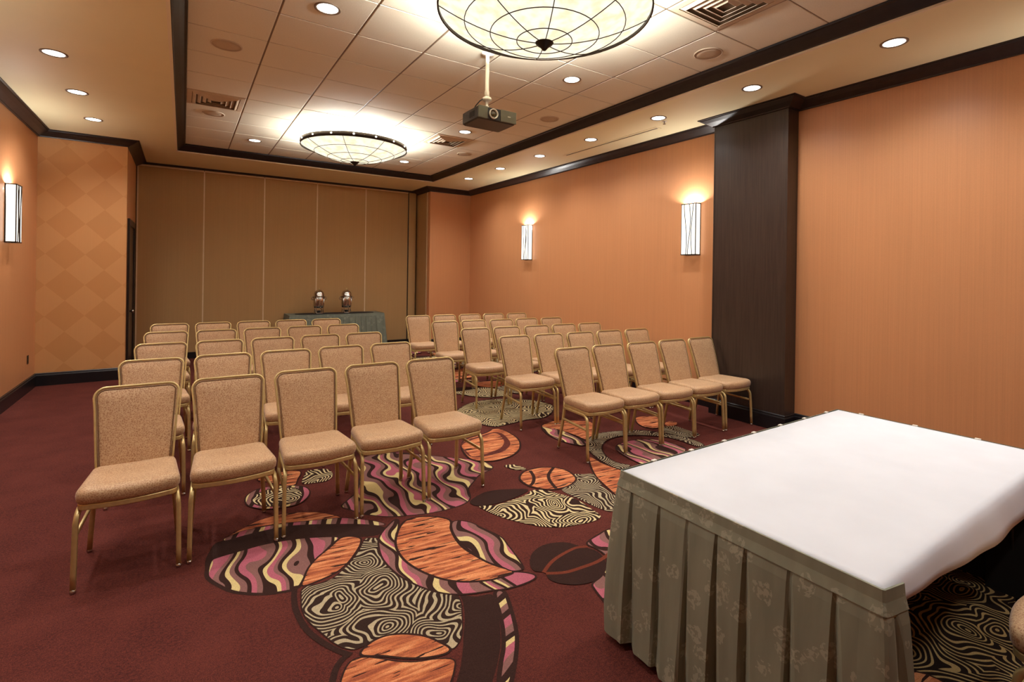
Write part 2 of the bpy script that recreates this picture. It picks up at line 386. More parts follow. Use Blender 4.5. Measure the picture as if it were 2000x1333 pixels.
# cream swirl segment, orange ball, grey swirl, crescent
shape(c4, [(0,410),(100,350),(230,325),(450,320),(440,350),(330,400),(200,440),(60,457),(0,440)], 'c_dark', 0)
shape(c4, [(70,460),(200,450),(330,410),(440,370),(500,330),(600,330),(720,360),(850,400),(960,470),(1055,540),(1000,580),(880,607),(740,630),(600,627),(480,610),(380,585),(280,560),(180,522),(110,490)], 'c_swirl_cream', 0)
shape(c4, [(840,200),(900,200),(1000,200),(1050,270),(1120,340),(1190,390),(1190,440),(1150,500),(1080,490),(980,450),(880,400),(740,330),(800,290),(850,245)], 'c_swirl', 0)
shape(c4, [(405,220),(440,180),(540,152),(650,145),(760,165),(830,210),(845,245),(800,285),(720,312),(630,320),(530,305),(460,282),(415,250)], 'c_orange', .018)
stroke(c4, [(480,170),(510,220),(503,270),(470,300)], 'c_dark', .028); stroke(c4, [(670,146),(632,200),(640,250),(692,316)], 'c_dark', .028)
shape(c4, [(270,130),(340,120),(400,135),(450,157),(400,166),(330,156)], 'c_swirl_cream', 0)
shape(c7, [(590,600),(700,660),(800,700),(910,740),(1050,790),(1050,1020),(905,1012),(840,970),(740,880),(660,800),(610,700)], 'c_orange', .014)
# small rimmed disc, bits under the second chair
shape(c1, [(445,360),(460,310),(540,260),(680,230),(850,225),(960,240),(995,280),(970,330),(900,380),(780,410),(640,425),(530,415),(470,395)], 'c_check', .010)
shape(c1, [(505,350),(560,290),(690,252),(830,245),(900,262),(930,300),(900,345),(800,385),(680,402),(560,392)], 'c_swirl_cream', .012)
shape(c1, [(935,205),(960,120),(1000,90),(1150,80),(1200,130),(1150,180),(1050,197)], 'c_swirl_cream', 0)
shape(c1, [(550,170),(720,110),(910,100),(890,170),(860,220),(740,217),(640,190)], 'c_orange', .008)
# ringed orange disc and the grey-green swirl disc in the aisle
shape(c6, [(780,735),(900,750),(1000,800),(1090,860),(1140,930),(1135,1020),(1070,1090),(960,1145),(760,1195),(560,1195),(420,1150),(320,1010),(360,900),(500,850),(680,790)], 'c_orange', .016)
shape(c6, [(300,960),(450,880),(600,830),(770,785),(880,800),(960,860),(1012,940),(980,1010),(880,1075),(700,1125),(540,1150),(400,1120)], 'c_bur', 0)
shape(c6, [(310,980),(450,900),(580,860),(760,800),(850,820),(920,910),(900,980),(840,1030),(650,1100),(470,1137),(400,1080)], 'c_orange', 0)
shape(c6, [(240,480),(330,410),(470,350),(650,320),(900,300),(1200,310),(1450,340),(1620,400),(1600,500),(1480,570),(1250,600),(1080,640),(950,670),(800,700),(620,670),(500,610),(350,580),(260,540)], 'c_swirl_cream', .012)
# right-hand group under the front right row
shape(c7, [(100,290),(180,245),(300,220),(450,230),(590,240),(640,300),(620,370),(550,420),(450,380),(300,330)], 'c_orange', .012)
shape(c7, [(100,297),(180,310),(300,332),(430,392),(540,442),(530,480),(460,477),(350,452),(220,402),(140,352)], 'c_stripe', .012)
shape(c7, [(680,360),(900,335),(1150,330),(1400,370),(1600,410),(1750,470),(1700,492),(1500,424),(1350,392),(1100,376),(900,386),(780,420),(720,470),(710,530),(760,600),(860,660),(1000,692),(910,724),(800,690),(680,620),(590,540),(565,470),(600,400)], 'c_swirl', .012)
shape(c7, [(870,490),(950,450),(1100,425),(1300,430),(1450,470),(1570,520),(1500,600),(1300,700),(1150,680),(1050,640),(960,592),(880,540)], 'c_stripe2', .012)
shape(c7, [(1065,200),(1150,185),(1280,190),(1330,240),(1290,300),(1180,300),(1090,260)], 'c_orange', .010)
shape(c7, [(1360,262),(1400,237),(1470,242),(1482,270),(1400,287)], 'c_orange', 0)
shape(c7, [(1300,302),(1450,282),(1580,322),(1720,372),(1600,402),(1450,372),(1330,342)], 'c_swirl', 0)
# gold swirl field under the white-topped table
shape(px, [(1690,1200),(1760,1120),(1900,1080),(2060,1120),(2160,1260),(2150,1420),(1980,1430),(1850,1370),(1790,1320),(1740,1280)], 'c_swirl_gold', 0, False)
shape(px, [(1740,1350),(1790,1318),(1880,1360),(1980,1440),(1900,1520),(1760,1440)], 'c_orange2', .01, False)
# the pattern repeats farther back along the aisle and under the rows
base_m = list(MOTIFS)
for (dx, dy) in ((1.35, 3.3), (-.25, 4.9), (1.9, 6.2)):
    for P, mat, rim in base_m:
        Q = [Vector((p[0]+dx, p[1]+dy)) for p in P]
        cxm = sum(p.x for p in Q)/len(Q); cym = sum(p.y for p in Q)/len(Q)
        if cym < 6.2 or cym > 10.3 or cxm > 5.2 or cxm < .7: continue
        if rim: put(offset_poly(Q, rim), 'c_dark')
        put(Q, mat)
o = fl.build('floor', [M[k] for k in FM])
tag(o, 'burgundy carpet with orange, pink and swirl-patterned woven motifs', 'carpet', None, 'structure')

# ------------------------------------------------------------------ walls
def wall(name, label, mat, *box):
    return tag(MB().box(*box).build(name, mat), label, 'wall', None, 'structure')
wall('wall_left', 'orange wallcovered wall on the left with one lit sconce', M['wall'], XL-.12, XL, YF, YD+.12, 0, 3.9)
wall('wall_right', 'long orange wallcovered wall on the right behind the dark pilaster', M['wall'], XR, XR+.12, YF, YB+.12, 0, 3.9)
wall('wall_front', 'orange wall behind the viewpoint, opposite the folding partition', M['wall'], XL, XR, YF-.12, YF, 0, 3.9)
wall('wall_back_left', 'short orange wall with faint lozenge print beside the partition', M['lozenge'], XL, XD, YD, YD+.12, 0, 3.9)
wall('wall_return_left', 'narrow shaded return wall holding the dark doorway', M['wall'], XD-.12, XD, YD+.12, YP+.2, 0, 3.9)
wall('wall_back_right', 'short orange wall in the far right corner', M['wall'], XB, XR, YB, YB+.12, 0, 3.9)
wall('wall_return_right', 'narrow brown return wall at the right end of the partition', M['partition'], XB, XB+.12, YB+.12, YP+.2, 0, 3.9)
# thin pale jamb strip on the right return
# folding partition
pw = tag(MB().box(XD-.1, XB+.1, YP+.07, YP+.2, 0, 3.9).build('wall_back', M['track']), 'brown fabric folding partition of tall panels closing the far end', 'partition', None, 'structure')
seams = [-.690, .314, 1.337, 2.336, 3.358, 4.346]
for i in range(5):
    MB().bbox(seams[i]+.006, seams[i+1]-.006, YP, YP+.07, .02, ZS-.075, .004).build('panel', M['partition'], pw)
    MB().box(seams[i]+.006, seams[i+1]-.006, YP-.004, YP+.06, ZS-.073, ZS-.045).build('top_rail', M['seam'], pw)
MB().bbox(4.360, 4.535, YP-.01, YP+.07, .02, ZS-.05, .004).build('end_panel', M['partition'], pw)
for xx in seams[:-1]:
    MB().box(xx-.011, xx+.011, YP-.006, YP+.05, .02, ZS-.06).build('panel_edge_strip', M['seam'], pw)
MB().box(4.340, 4.352, YP-.014, YP+.05, .02, ZS-.06).build('panel_edge_strip', M['black'], pw)
MB().box(XD, XB, YP+.0, YP+.06, ZS-.04, ZS).build('ceiling_track', M['track'], pw)
MB().box(XD, XB, YP-.012, YP+.06, 0, .12).build('bottom_rail', M['base'], pw)
MB().box(XB-.012, XB, YB+.14, YB+.17, 0, ZC).build('corner_strip', M['seam'], pw)

# dark pilaster on the right wall
pc = tag(MB().box(XC, XR, YC0, YC1, 0, ZC+.05).build('wall_column', M['dark_wood']), 'tall dark wood pilaster projecting from the right wall', 'pilaster', None, 'structure')
MB().box(XC-.004, XC+.012, YC0-.004, YC0+.010, .18, ZC).build('corner_edge', M['dark_wood'], pc)
MB().box(XC-.004, XC+.012, YC1-.010, YC1+.004, .18, ZC).build('corner_edge', M['dark_wood'], pc)

# mouldings follow the wall line, interior on the left hand
PATH = [(XD, YP), (XD, YD), (XL, YD), (XL, YF), (XR, YF), (XR, YC0), (XC, YC0), (XC, YC1), (XR, YC1), (XR, YB), (XB, YB), (XB, YP)]
def molding(path, prof, i0, i1, closed=False):
    N = len(path); rings = []
    for i in range(i0, i1+1):
        p = Vector(path[i % N])
        def nrm(a, b):
            e = (Vector(path[b % N])-Vector(path[a % N])).normalized(); return Vector((-e.y, e.x))
        if closed or 0 < i < N-1: n1, n2 = nrm(i-1, i), nrm(i, i+1)
        elif i == 0: n1 = n2 = nrm(0, 1)
        else: n1 = n2 = nrm(N-2, N-1)
        k = (n1+n2)/(1+n1.dot(n2))
        rings.append([(p.x+k.x*o, p.y+k.y*o, z) for o, z in prof])
    return MB().loft(rings, cap=True)
crown = [(0, ZC), (.018, ZC), (.022, ZC+.012), (.03, ZC+.016), (.085, ZC+.045), (.125, ZC+.072), (.13, ZC+.08), (.148, ZC+.083), (.148, ZS), (0, ZS)]
for k, (a, b, lb) in enumerate([(0, 3, 'dark crown moulding along the left wall and lozenge wall'), (3, 4, 'dark crown moulding on the front wall behind the viewpoint'), (4, 8, 'dark crown moulding along the right wall stepping around the pilaster'), (8, 11, 'dark crown moulding from the pilaster to the far right corner')]):
    tag(molding(PATH, crown, a, b).build('trim_%d' % (k+1), M['molding']), lb, 'moulding', None, 'structure')
bb = [(0, 0), (.022, 0), (.022, .145), (.016, .16), (.016, .172), (.010, .18), (0, .18)]
for nm, a, b, lb in [('baseboard_left', 1, 3, 'black baseboard along the left and lozenge walls'), ('baseboard_front', 3, 4, 'black baseboard on the wall behind the viewpoint'), ('baseboard_right', 4, 9, 'black baseboard along the right wall and around the pilaster'), ('baseboard_back', 9, 11, 'black baseboard in the far right corner')]:
    tag(molding(PATH, bb, a, b).build(nm, M['base']), lb, 'baseboard', None, 'structure')
# doorway on the left return
d = tag(MB().bbox(XD-.02, XD+.012, 10.02, 10.86, 0, 2.34, .003).build('door_1', M['dark_wood']), 'dark wooden door in the shaded return wall left of the partition', 'door', None, 'structure')
fr = MB(); fr.box(XD-.02, XD+.03, 9.90, 10.02, 0, 2.44); fr.box(XD-.02, XD+.03, 10.86, 10.98, 0, 2.44); fr.box(XD-.02, XD+.03, 10.02, 10.86, 2.34, 2.44)
fr.build('door_casing', M['molding'], d)
MB().lathe([(.0, 0), (.012, 0), (.012, .03), (.028, .04), (.03, .055), (.018, .07), (0, .072)], (XD+.012, 10.12, 1.0), 14, M=Matrix.Rotation(PI/2, 4, 'Y')).build('door_knob', M['chrome'], d)

# ------------------------------------------------------------------ ceiling: soffit, tray, tiles
LX0, LX1, LY0, LY1 = TX0-.105, TX1+.105, TY0-.105, TY1+.105
cb = MB()
cb.box(XL-.1, LX0, YF-.1, YP+.2, ZS, ZS+.25); cb.box(LX1, XR+.1, YF-.1, YP+.2, ZS, ZS+.25)
cb.box(LX0, LX1, YF-.1, LY0, ZS, ZS+.25); cb.box(LX0, LX1, LY1, YP+.2, ZS, ZS+.25)
ceil = tag(cb.build('ceiling', M['ceil']), 'cream painted soffit around a recessed tray of square tiles', 'ceiling', None, 'structure')
MB().box(LX0, LX1, LY0, LY1, ZT+.03, ZT+.06).build('tray_backing', M['track'], ceil)
RECT = [(LX0, LY0), (LX1, LY0), (LX1, LY1), (LX0, LY1)]
molding(RECT, [(-.02, ZS-.001), (.006, ZS-.001), (.006, ZS+.018), (-.02, ZS+.018)], 0, 4, True).build('tray_edge_bead', M['ceil_edge'], ceil)
tm = [(0, ZS+.016), (.012, ZS+.016), (.016, ZS+.026), (.06, ZS+.066), (.092, ZS+.1), (.11, ZS+.104), (.11, ZT), (0, ZT+.02)]
tag(molding(RECT, tm, 0, 4, True).build('trim_5', M['molding']), 'dark crown moulding framing the recessed ceiling tray', 'moulding', None, 'structure')
g = MB()
for i in range(1, NX): g.box(GX0+i*TS-.012, GX0+i*TS+.012, TY0, TY1, ZT+.003, ZT+.03)
for j in range(0, NY): g.box(TX0, TX1, GY0+j*TS-.006, GY0+j*TS+.006, ZT+.004, ZT+.03)
g.build('ceiling_grid', M['grid'], ceil)
tb = MB(); hx, hy = TS/2-.006, TS/2-.005
tb.loft([[(-hx, -hy, .012), (hx, -hy, .012), (hx, hy, .012), (-hx, hy, .012)], [(-hx, -hy, .004), (hx, -hy, .004), (hx, hy, .004), (-hx, hy, .004)], [(-hx+.005, -hy+.003, 0), (hx-.005, -hy+.003, 0), (hx-.005, hy-.003, 0), (-hx+.005, hy-.003, 0)]], cap=True)
tme = tb.mesh('ceiling_tile'); tme.materials.append(M['tile'])
for i in range(NX):
    for j in range(NY):
        o = bpy.data.objects.new('ceiling_tile', tme); COL.objects.link(o); o.parent = ceil
        o.location = (GX0+(i+.5)*TS, GY0+(j+.5)*TS, ZT)

# ------------------------------------------------------------------ ceiling fixtures
def downlight(x, y, z, r, label, grp, power=P_DOWN, ang=2.55, first=[None]):
    e = empty('downlight', (x, y, z), label, 'downlight', grp)
    if first[0] is None:
        MB().lathe([(.074, 0), (.098, 0), (.098, -.004), (.092, -.007), (.078, -.004), (.074, .02)], n=32).build('trim_ring', M['grid'], e)
        MB().lathe([(0, -.0015), (.06, -.0015), (.078, -.001), (.078, .004), (0, .004)], n=32).build('lens', M['disc'], e)
        first[0] = e
    else:
        for ch in first[0].children:
            if ch.type == 'MESH':
                c = ch.copy(); COL.objects.link(c); c.parent = e
    lamp('downlight_lamp', 'SPOT', (0, 0, -.02), power, e, spot_size=ang, spot_blend=1.0, shadow_soft_size=.07)
    return e
ordn = ['nearest', 'second nearest', 'third nearest', 'fourth nearest', 'fifth nearest', 'second farthest', 'farthest']
for k, y in enumerate([1.77, 3.02, 4.25, 5.49, 6.74, 7.98, 9.22]):
    downlight(4.765, y, ZS, .08, 'round recessed downlight in the right soffit, %s in that row of seven' % ordn[k], 'downlights in the right soffit')
for k, y in enumerate([6.19, 7.40, 8.62]):
    downlight(-.985, y, ZS, .08, 'round recessed downlight in the left soffit, %s of three in view' % ['nearest', 'middle one', 'farthest'][k], 'downlights in the left soffit')
tiles_l = [(.907, 4.17, 'downlight in a ceiling tile left of the near bowl chandelier'), (.907, 9.05, 'small downlight in a ceiling tile left of the far bowl chandelier'),
           (3.346, 4.17, 'downlight in a ceiling tile right of the projector pole'), (3.346, 6.61, 'downlight in a ceiling tile just left below the projector'), (3.346, 9.05, 'downlight in a ceiling tile right of the far bowl chandelier')]
for x, y, lb in tiles_l: downlight(x, y, ZT, .08, lb, 'downlights in the tiled tray')
# lamps out of view that continue the rows towards the viewpoint
for x, y, z, lb in [(4.765, .53, ZS, 'right soffit downlight above the white-topped table, out of view'), (4.765, -.7, ZS, 'right soffit downlight behind the viewpoint'), (-.985, 4.97, ZS, 'left soffit downlight just above the top of the picture'), (-.985, 3.75, ZS, 'left soffit downlight over the left aisle, out of view'), (-.985, 2.5, ZS, 'left soffit downlight beside the viewpoint, out of view'),
                    (3.346, 1.73, ZT, 'tray downlight above the white-topped table, out of view'), (.907, 1.73, ZT, 'tray downlight above the viewpoint, out of view'), (2.13, -.6, ZS, 'front soffit downlight behind the viewpoint')]:
    downlight(x, y, z, .08, lb, 'downlights out of view')

def chandelier(y, label):
    e = empty('chandelier', (2.13, y, ZT), label, 'chandelier', 'bowl chandeliers'); R = .765
    zt, zb = -.165, -.385
    prof = []
    for k in range(13):
        a = k/12; r = R*.985*(1-a)
        prof.append((r, zb + (zt-zb)*(abs(r/(R*.985))**2.0)))
    bo = MB().lathe(prof, n=64).build('bowl', M['bowl'], e)
    MB().lathe([(R-.012, zt-.022), (R, zt-.022), (R, zt+.045), (R-.012, zt+.045), (R-.012, zt-.022)], n=64).build('rim_band', M['dark_metal'], e)
    for k in range(8):
        a = 2*PI*k/8+.3; pts = []
        for q in range(11):
            r = R*.99*(1-q/10*.93); pts.append((r*math.cos(a), r*math.sin(a), zb-.004+(zt-zb)*(r/(R*.985))**2.0))
        MB().tube(pts, .0035, 5).build('rib', M['dark_metal'], e)
    for rr in (.26, .51, .75):
        r = R*rr; pts = [(r*math.cos(2*PI*q/48), r*math.sin(2*PI*q/48), zb-.004+(zt-zb)*(r/(R*.985))**2.0) for q in range(49)]
        MB().tube(pts, .0035, 5, cap=False).build('ring_wire', M['dark_metal'], e)
    MB().lathe([(0, zb-.055), (.012, zb-.052), (.022, zb-.04), (.03, zb-.03), (.06, zb-.008), (.068, zb+.004), (.064, zb+.014), (0, zb+.016)], n=24).build('finial', M['dark_metal'], e)
    sm = MB().lathe([(0, .006), (.010, .005), (.013, 0), (.010, -.004), (0, -.004)], n=10, M=Matrix.Rotation(PI/2, 4, 'Y')).mesh('rim_stud'); sm.materials.append(M['stud'])
    for k in range(16):
        a = 2*PI*(k+.5)/16+.3; so = bpy.data.objects.new('rim_stud', sm); COL.objects.link(so); so.parent = e
        so.location = ((R+.002)*math.cos(a), (R+.002)*math.sin(a), zt+.014); so.rotation_euler = (0, 0, a)
    for k in range(3):
        a = 2*PI*k/3+.5
        MB().tube([(.62*math.cos(a), .62*math.sin(a), -.12), (.5*math.cos(a), .5*math.sin(a), 0)], .006, 6).build('hanger', M['dark_metal'], e)
    for k in range(4):
        a = 2*PI*k/4+.4
        lamp('chandelier_lamp', 'POINT', (.36*math.cos(a), .36*math.sin(a), -.20), P_CHAND/4, e, shadow_soft_size=.05)
    return e
chandelier(2.975, 'large cream bowl chandelier cut off at the top of the picture')
chandelier(7.855, 'smaller-looking cream bowl chandelier over the far seats with studded dark rim')

def speaker(x, y, label):
    e = empty('ceiling_speaker', (x, y, ZT), label, 'speaker', 'round ceiling speakers')
    MB().lathe([(.118, 0), (.128, 0), (.128, -.004), (.122, -.008), (.116, -.005)], n=36).build('bezel', M['ventm'], e)
    MB().lathe([(0, -.006), (.06, -.006), (.117, -.004), (.117, .002), (0, .002)], n=36).build('grille', M['speaker'], e)
for x, y, lb in [(.303, 5.39, 'round grey ceiling speaker nearest, left edge of the tiled tray'), (.303, 7.83, 'round grey ceiling speaker beside the square vent, left edge of tray'), (3.96, 2.95, 'round ceiling speaker near the top right, right edge of tray'), (3.96, 5.39, 'round ceiling speaker right of the projector'), (3.96, 7.83, 'farthest round ceiling speaker on the right side of the tray')]:
    speaker(x, y, lb)

def vent(x, y, s, label):
    e = empty('ceiling_vent', (x, y, ZT), label, 'vent', 'square ceiling air vents'); h = s/2
    MB().loft([[(-h, -h, .002), (h, -h, .002), (h, h, .002), (-h, h, .002)], [(-h, -h, -.004), (h, -h, -.004), (h, h, -.004), (-h, h, -.004)],
               [(-h+.05, -h+.05, -.008), (h-.05, -h+.05, -.008), (h-.05, h-.05, -.008), (-h+.05, h-.05, -.008)], [(-h+.05, -h+.05, .001), (h-.05, -h+.05, .001), (h-.05, h-.05, .001), (-h+.05, h-.05, .001)]]).build('frame', M['ventm'], e)
    MB().box(-h+.05, h-.05, -h+.05, h-.05, -.0015, .001).build('duct', M['grid'], e)
    for k in range(4):
        a = h-.055-k*.052; b = a-.03
        MB().loft([[(-a, -a, -.003), (a, -a, -.003), (a, a, -.003), (-a, a, -.003)], [(-b, -b, -.022), (b, -b, -.022), (b, b, -.022), (-b, b, -.022)],
                   [(-b+.003, -b+.003, -.02), (b-.003, -b+.003, -.02), (b-.003, b-.003, -.02), (-b+.003, b-.003, -.02)]]).build('louvre', M['ventm'], e)
for i, j, lb in [(0, 10, 'square ceiling vent at the left edge of the tiled tray'), (5, 10, 'square ceiling vent between the far chandelier and the projector'), (5, 2, 'square louvred ceiling vent at the top right beside the near chandelier')]:
    vent(GX0+(i+.5)*TS, GY0+(j+.5)*TS, .585, lb)

sd = empty('slot_diffuser', (5.075, 5.49, ZS), 'long narrow slot air diffuser in the right soffit', 'vent')
sm = MB(); sm.box(-.05, -.014, -.95, .95, -.004, .004); sm.box(.014, .05, -.95, .95, -.004, .004); sm.box(-.05, .05, -.975, -.95, -.004, .004); sm.box(-.05, .05, .95, .975, -.004, .004)
sm.build('frame', M['ceil'], sd); MB().box(-.014, .014, -.95, .95, -.001, .003).build('slot', M['black'], sd)
sp = empty('sprinkler_head', (4.93, 4.30, ZS), 'tiny sprinkler head beside a downlight in the right soffit', 'sprinkler')
MB().lathe([(0, -.002), (.032, -.002), (.032, 0), (0, 0)], n=18).build('escutcheon', M['white'], sp)
MB().lathe([(0, -.035), (.018, -.034), (.018, -.031), (.006, -.03), (.008, -.002), (0, -.002)], n=14).build('deflector', M['chrome'], sp)

# ------------------------------------------------------------------ projector
pj = empty('projector', (2.35, 4.155, 3.05), 'dark olive-grey projector hanging from a white pole', 'projector')
MB().bbox(-.2, .2, -.155, .155, 0, .118, .012).build('body', M['charcoal'], pj)
for a_, b_ in ((-.2, -.105), (.03, .2)): MB().bbox(a_, b_, -.165, -.15, .006, .116, .003).build('front_panel', M['olive_plastic'], pj)
MB().box(-.105, .03, -.158, -.15, .01, .112).build('lens_recess', M['black'], pj)
RX = Matrix.Rotation(PI/2, 4, 'X')
MB().lathe([(.034, 0), (.046, 0), (.046, .014), (.042, .018), (.036, .014), (.034, 0)], (-.045, -.157, .06), 28, M=RX).build('lens_ring', M['white'], pj)
MB().lathe([(0, .009), (.018, .008), (.034, .002), (.034, 0)], (-.045, -.157, .06), 24, M=RX).build('lens', M['lens'], pj)
MB().box(.105, .135, -.1665, -.1645, .058, .064).build('name_plate', M['white'], pj)
sv = MB()
for k in range(5): sv.box(-.2025, -.199, -.09+k*.022, -.08+k*.022, .035, .085)
sv.build('side_ports', M['black'], pj)
MB().lathe([(.018, .66), (.018, .315), (.022, .31), (.022, .25), (.018, .25)], (-.03, -.01, 0), 18).build('pole', M['white'], pj)
MB().lathe([(0, .66), (.06, .66), (.06, .652), (.02, .645), (0, .645)], (-.03, -.01, 0), 20).build('ceiling_plate', M['white'], pj)
MB().lathe([(.018, .262), (.04, .25), (.046, .236), (.046, .23), (.04, .222), (.02, .212), (.012, .2), (.012, .178), (.018, .17), (.018, .155), (.012, .148), (.012, .128), (.05, .122), (.05, .116), (0, .116)], (-.03, -.01, 0), 18).build('mount_bracket', M['white'], pj)
MB().tube([(-.07, -.01, .235), (-.10, .0, .21), (-.125, .03, .17), (-.14, .06, .125), (-.15, .1, .11)], .006, 6).build('cable', M['black'], pj)

# ------------------------------------------------------------------ wall sconces (lit), wall plate
def sconce(x, y, sgn, label):
    e = empty('wall_sconce', (x, y, 1.95), label, 'sconce', 'lit wall sconces'); D, Wd, H = .10, .115, .68
    s = sgn
    def bx(mb, x0, x1, *r): return mb.box(min(s*x0, s*x1), max(s*x0, s*x1), *r)
    bx(MB(), 0, .012, -Wd, Wd, 0, H).build('back_plate', M['dark_metal'], e)
    bx(MB(), D-.006, D, -Wd+.004, Wd-.004, .012, H-.012).build('front_glass', M['sglass'], e)
    for q in (-1, 1):
        bx(MB(), .014, D-.008, min(q*Wd, q*(Wd-.005)), max(q*Wd, q*(Wd-.005)), .012, H-.012).build('side_glass', M['sglass'], e)
        bx(MB(), D-.008, D+.002, min(q*(Wd+.002), q*(Wd-.006)), max(q*(Wd+.002), q*(Wd-.006)), 0, H).build('corner_post', M['dark_metal'], e)
    for z0, z1 in ((0, .012), (H-.012, H)):
        b = MB(); bx(b, D-.004, D+.004, -Wd-.003, Wd+.003, z0, z1); bx(b, 0, D, -Wd-.003, -Wd+.005, z0, z1); bx(b, 0, D, Wd-.005, Wd+.003, z0, z1)
        b.build('band', M['dark_metal'], e)
    for k, (y0, am, ph) in enumerate([(-.062, .018, 0), (-.012, .022, 1.9), (.045, .020, 3.6)]):
        pts = [(s*(D+.002), y0+am*math.sin(ph+q/14*4.2), .012+(H-.024)*q/14) for q in range(15)]
        MB().tube(pts, 0, sq=(.0065, .003), up=(0, 1, 0)).build('vine_bar', M['dark_metal'], e)
    lamp('sconce_lamp', 'POINT', (s*.06, 0, H-.05), P_SCONCE, e, shadow_soft_size=.025)
    return e
sconce(XR, 4.36, -1, 'lit glass wall sconce on the right wall beside the dark pilaster')
sconce(XR, 8.23, -1, 'lit glass wall sconce on the right wall near the far corner')
sconce(XL, 8.32, 1, 'lit glass wall sconce on the left wall')
sconce(XL, 4.36, 1, 'lit wall sconce on the left wall outside the picture')
sconce(XL, .4, 1, 'lit wall sconce on the left wall behind the viewpoint')
sconce(XR, .2, -1, 'lit wall sconce on the right wall outside the picture')
pl = empty('outlet_plate', (XL, 9.36, .43), 'small dark outlet plate low on the left wall', 'outlet')
MB().bbox(0, .006, -.036, .036, -.058, .058, .002).build('plate', M['dark_metal'], pl)
for q in (-.022, .022): MB().box(.006, .008, -.016, .016, q-.013, q+.013).build('socket', M['black'], pl)

# ------------------------------------------------------------------ banquet chair (origin on the floor, front feet at y=0, faces -y)
def rrect(hw_f, hw_r, y0, y1, r, bow, n=6):
    """plan outline of the seat, front edge bowed forward; counter-clockwise from front-left"""
    P = []
    for k in range(9):
        s = -1+2*k/8; P.append((s*(hw_f-r), y0-bow*(1-s*s)))
    def arc(cx_, cy_, a0, a1):
        for k in range(1, n): a = a0+(a1-a0)*k/n; P.append((cx_+r*math.cos(a), cy_+r*math.sin(a)))
    arc(hw_f-r, y0+r, -PI/2, 0); P.append((hw_f, y0+r)); P.append(((hw_f+hw_r)/2, (y0+y1)/2)); P.append((hw_r, y1-r))
    arc(hw_r-r, y1-r, 0, PI/2); P.append((hw_r-r, y1)); P.append((0, y1)); P.append((-hw_r+r, y1))
    arc(-hw_r+r, y1-r, PI/2, PI); P.append((-hw_r, y1-r)); P.append((-(hw_f+hw_r)/2, (y0+y1)/2)); P.append((-hw_f, y0+r))
    arc(-hw_f+r, y0+r, PI, 1.5*PI)
    return P
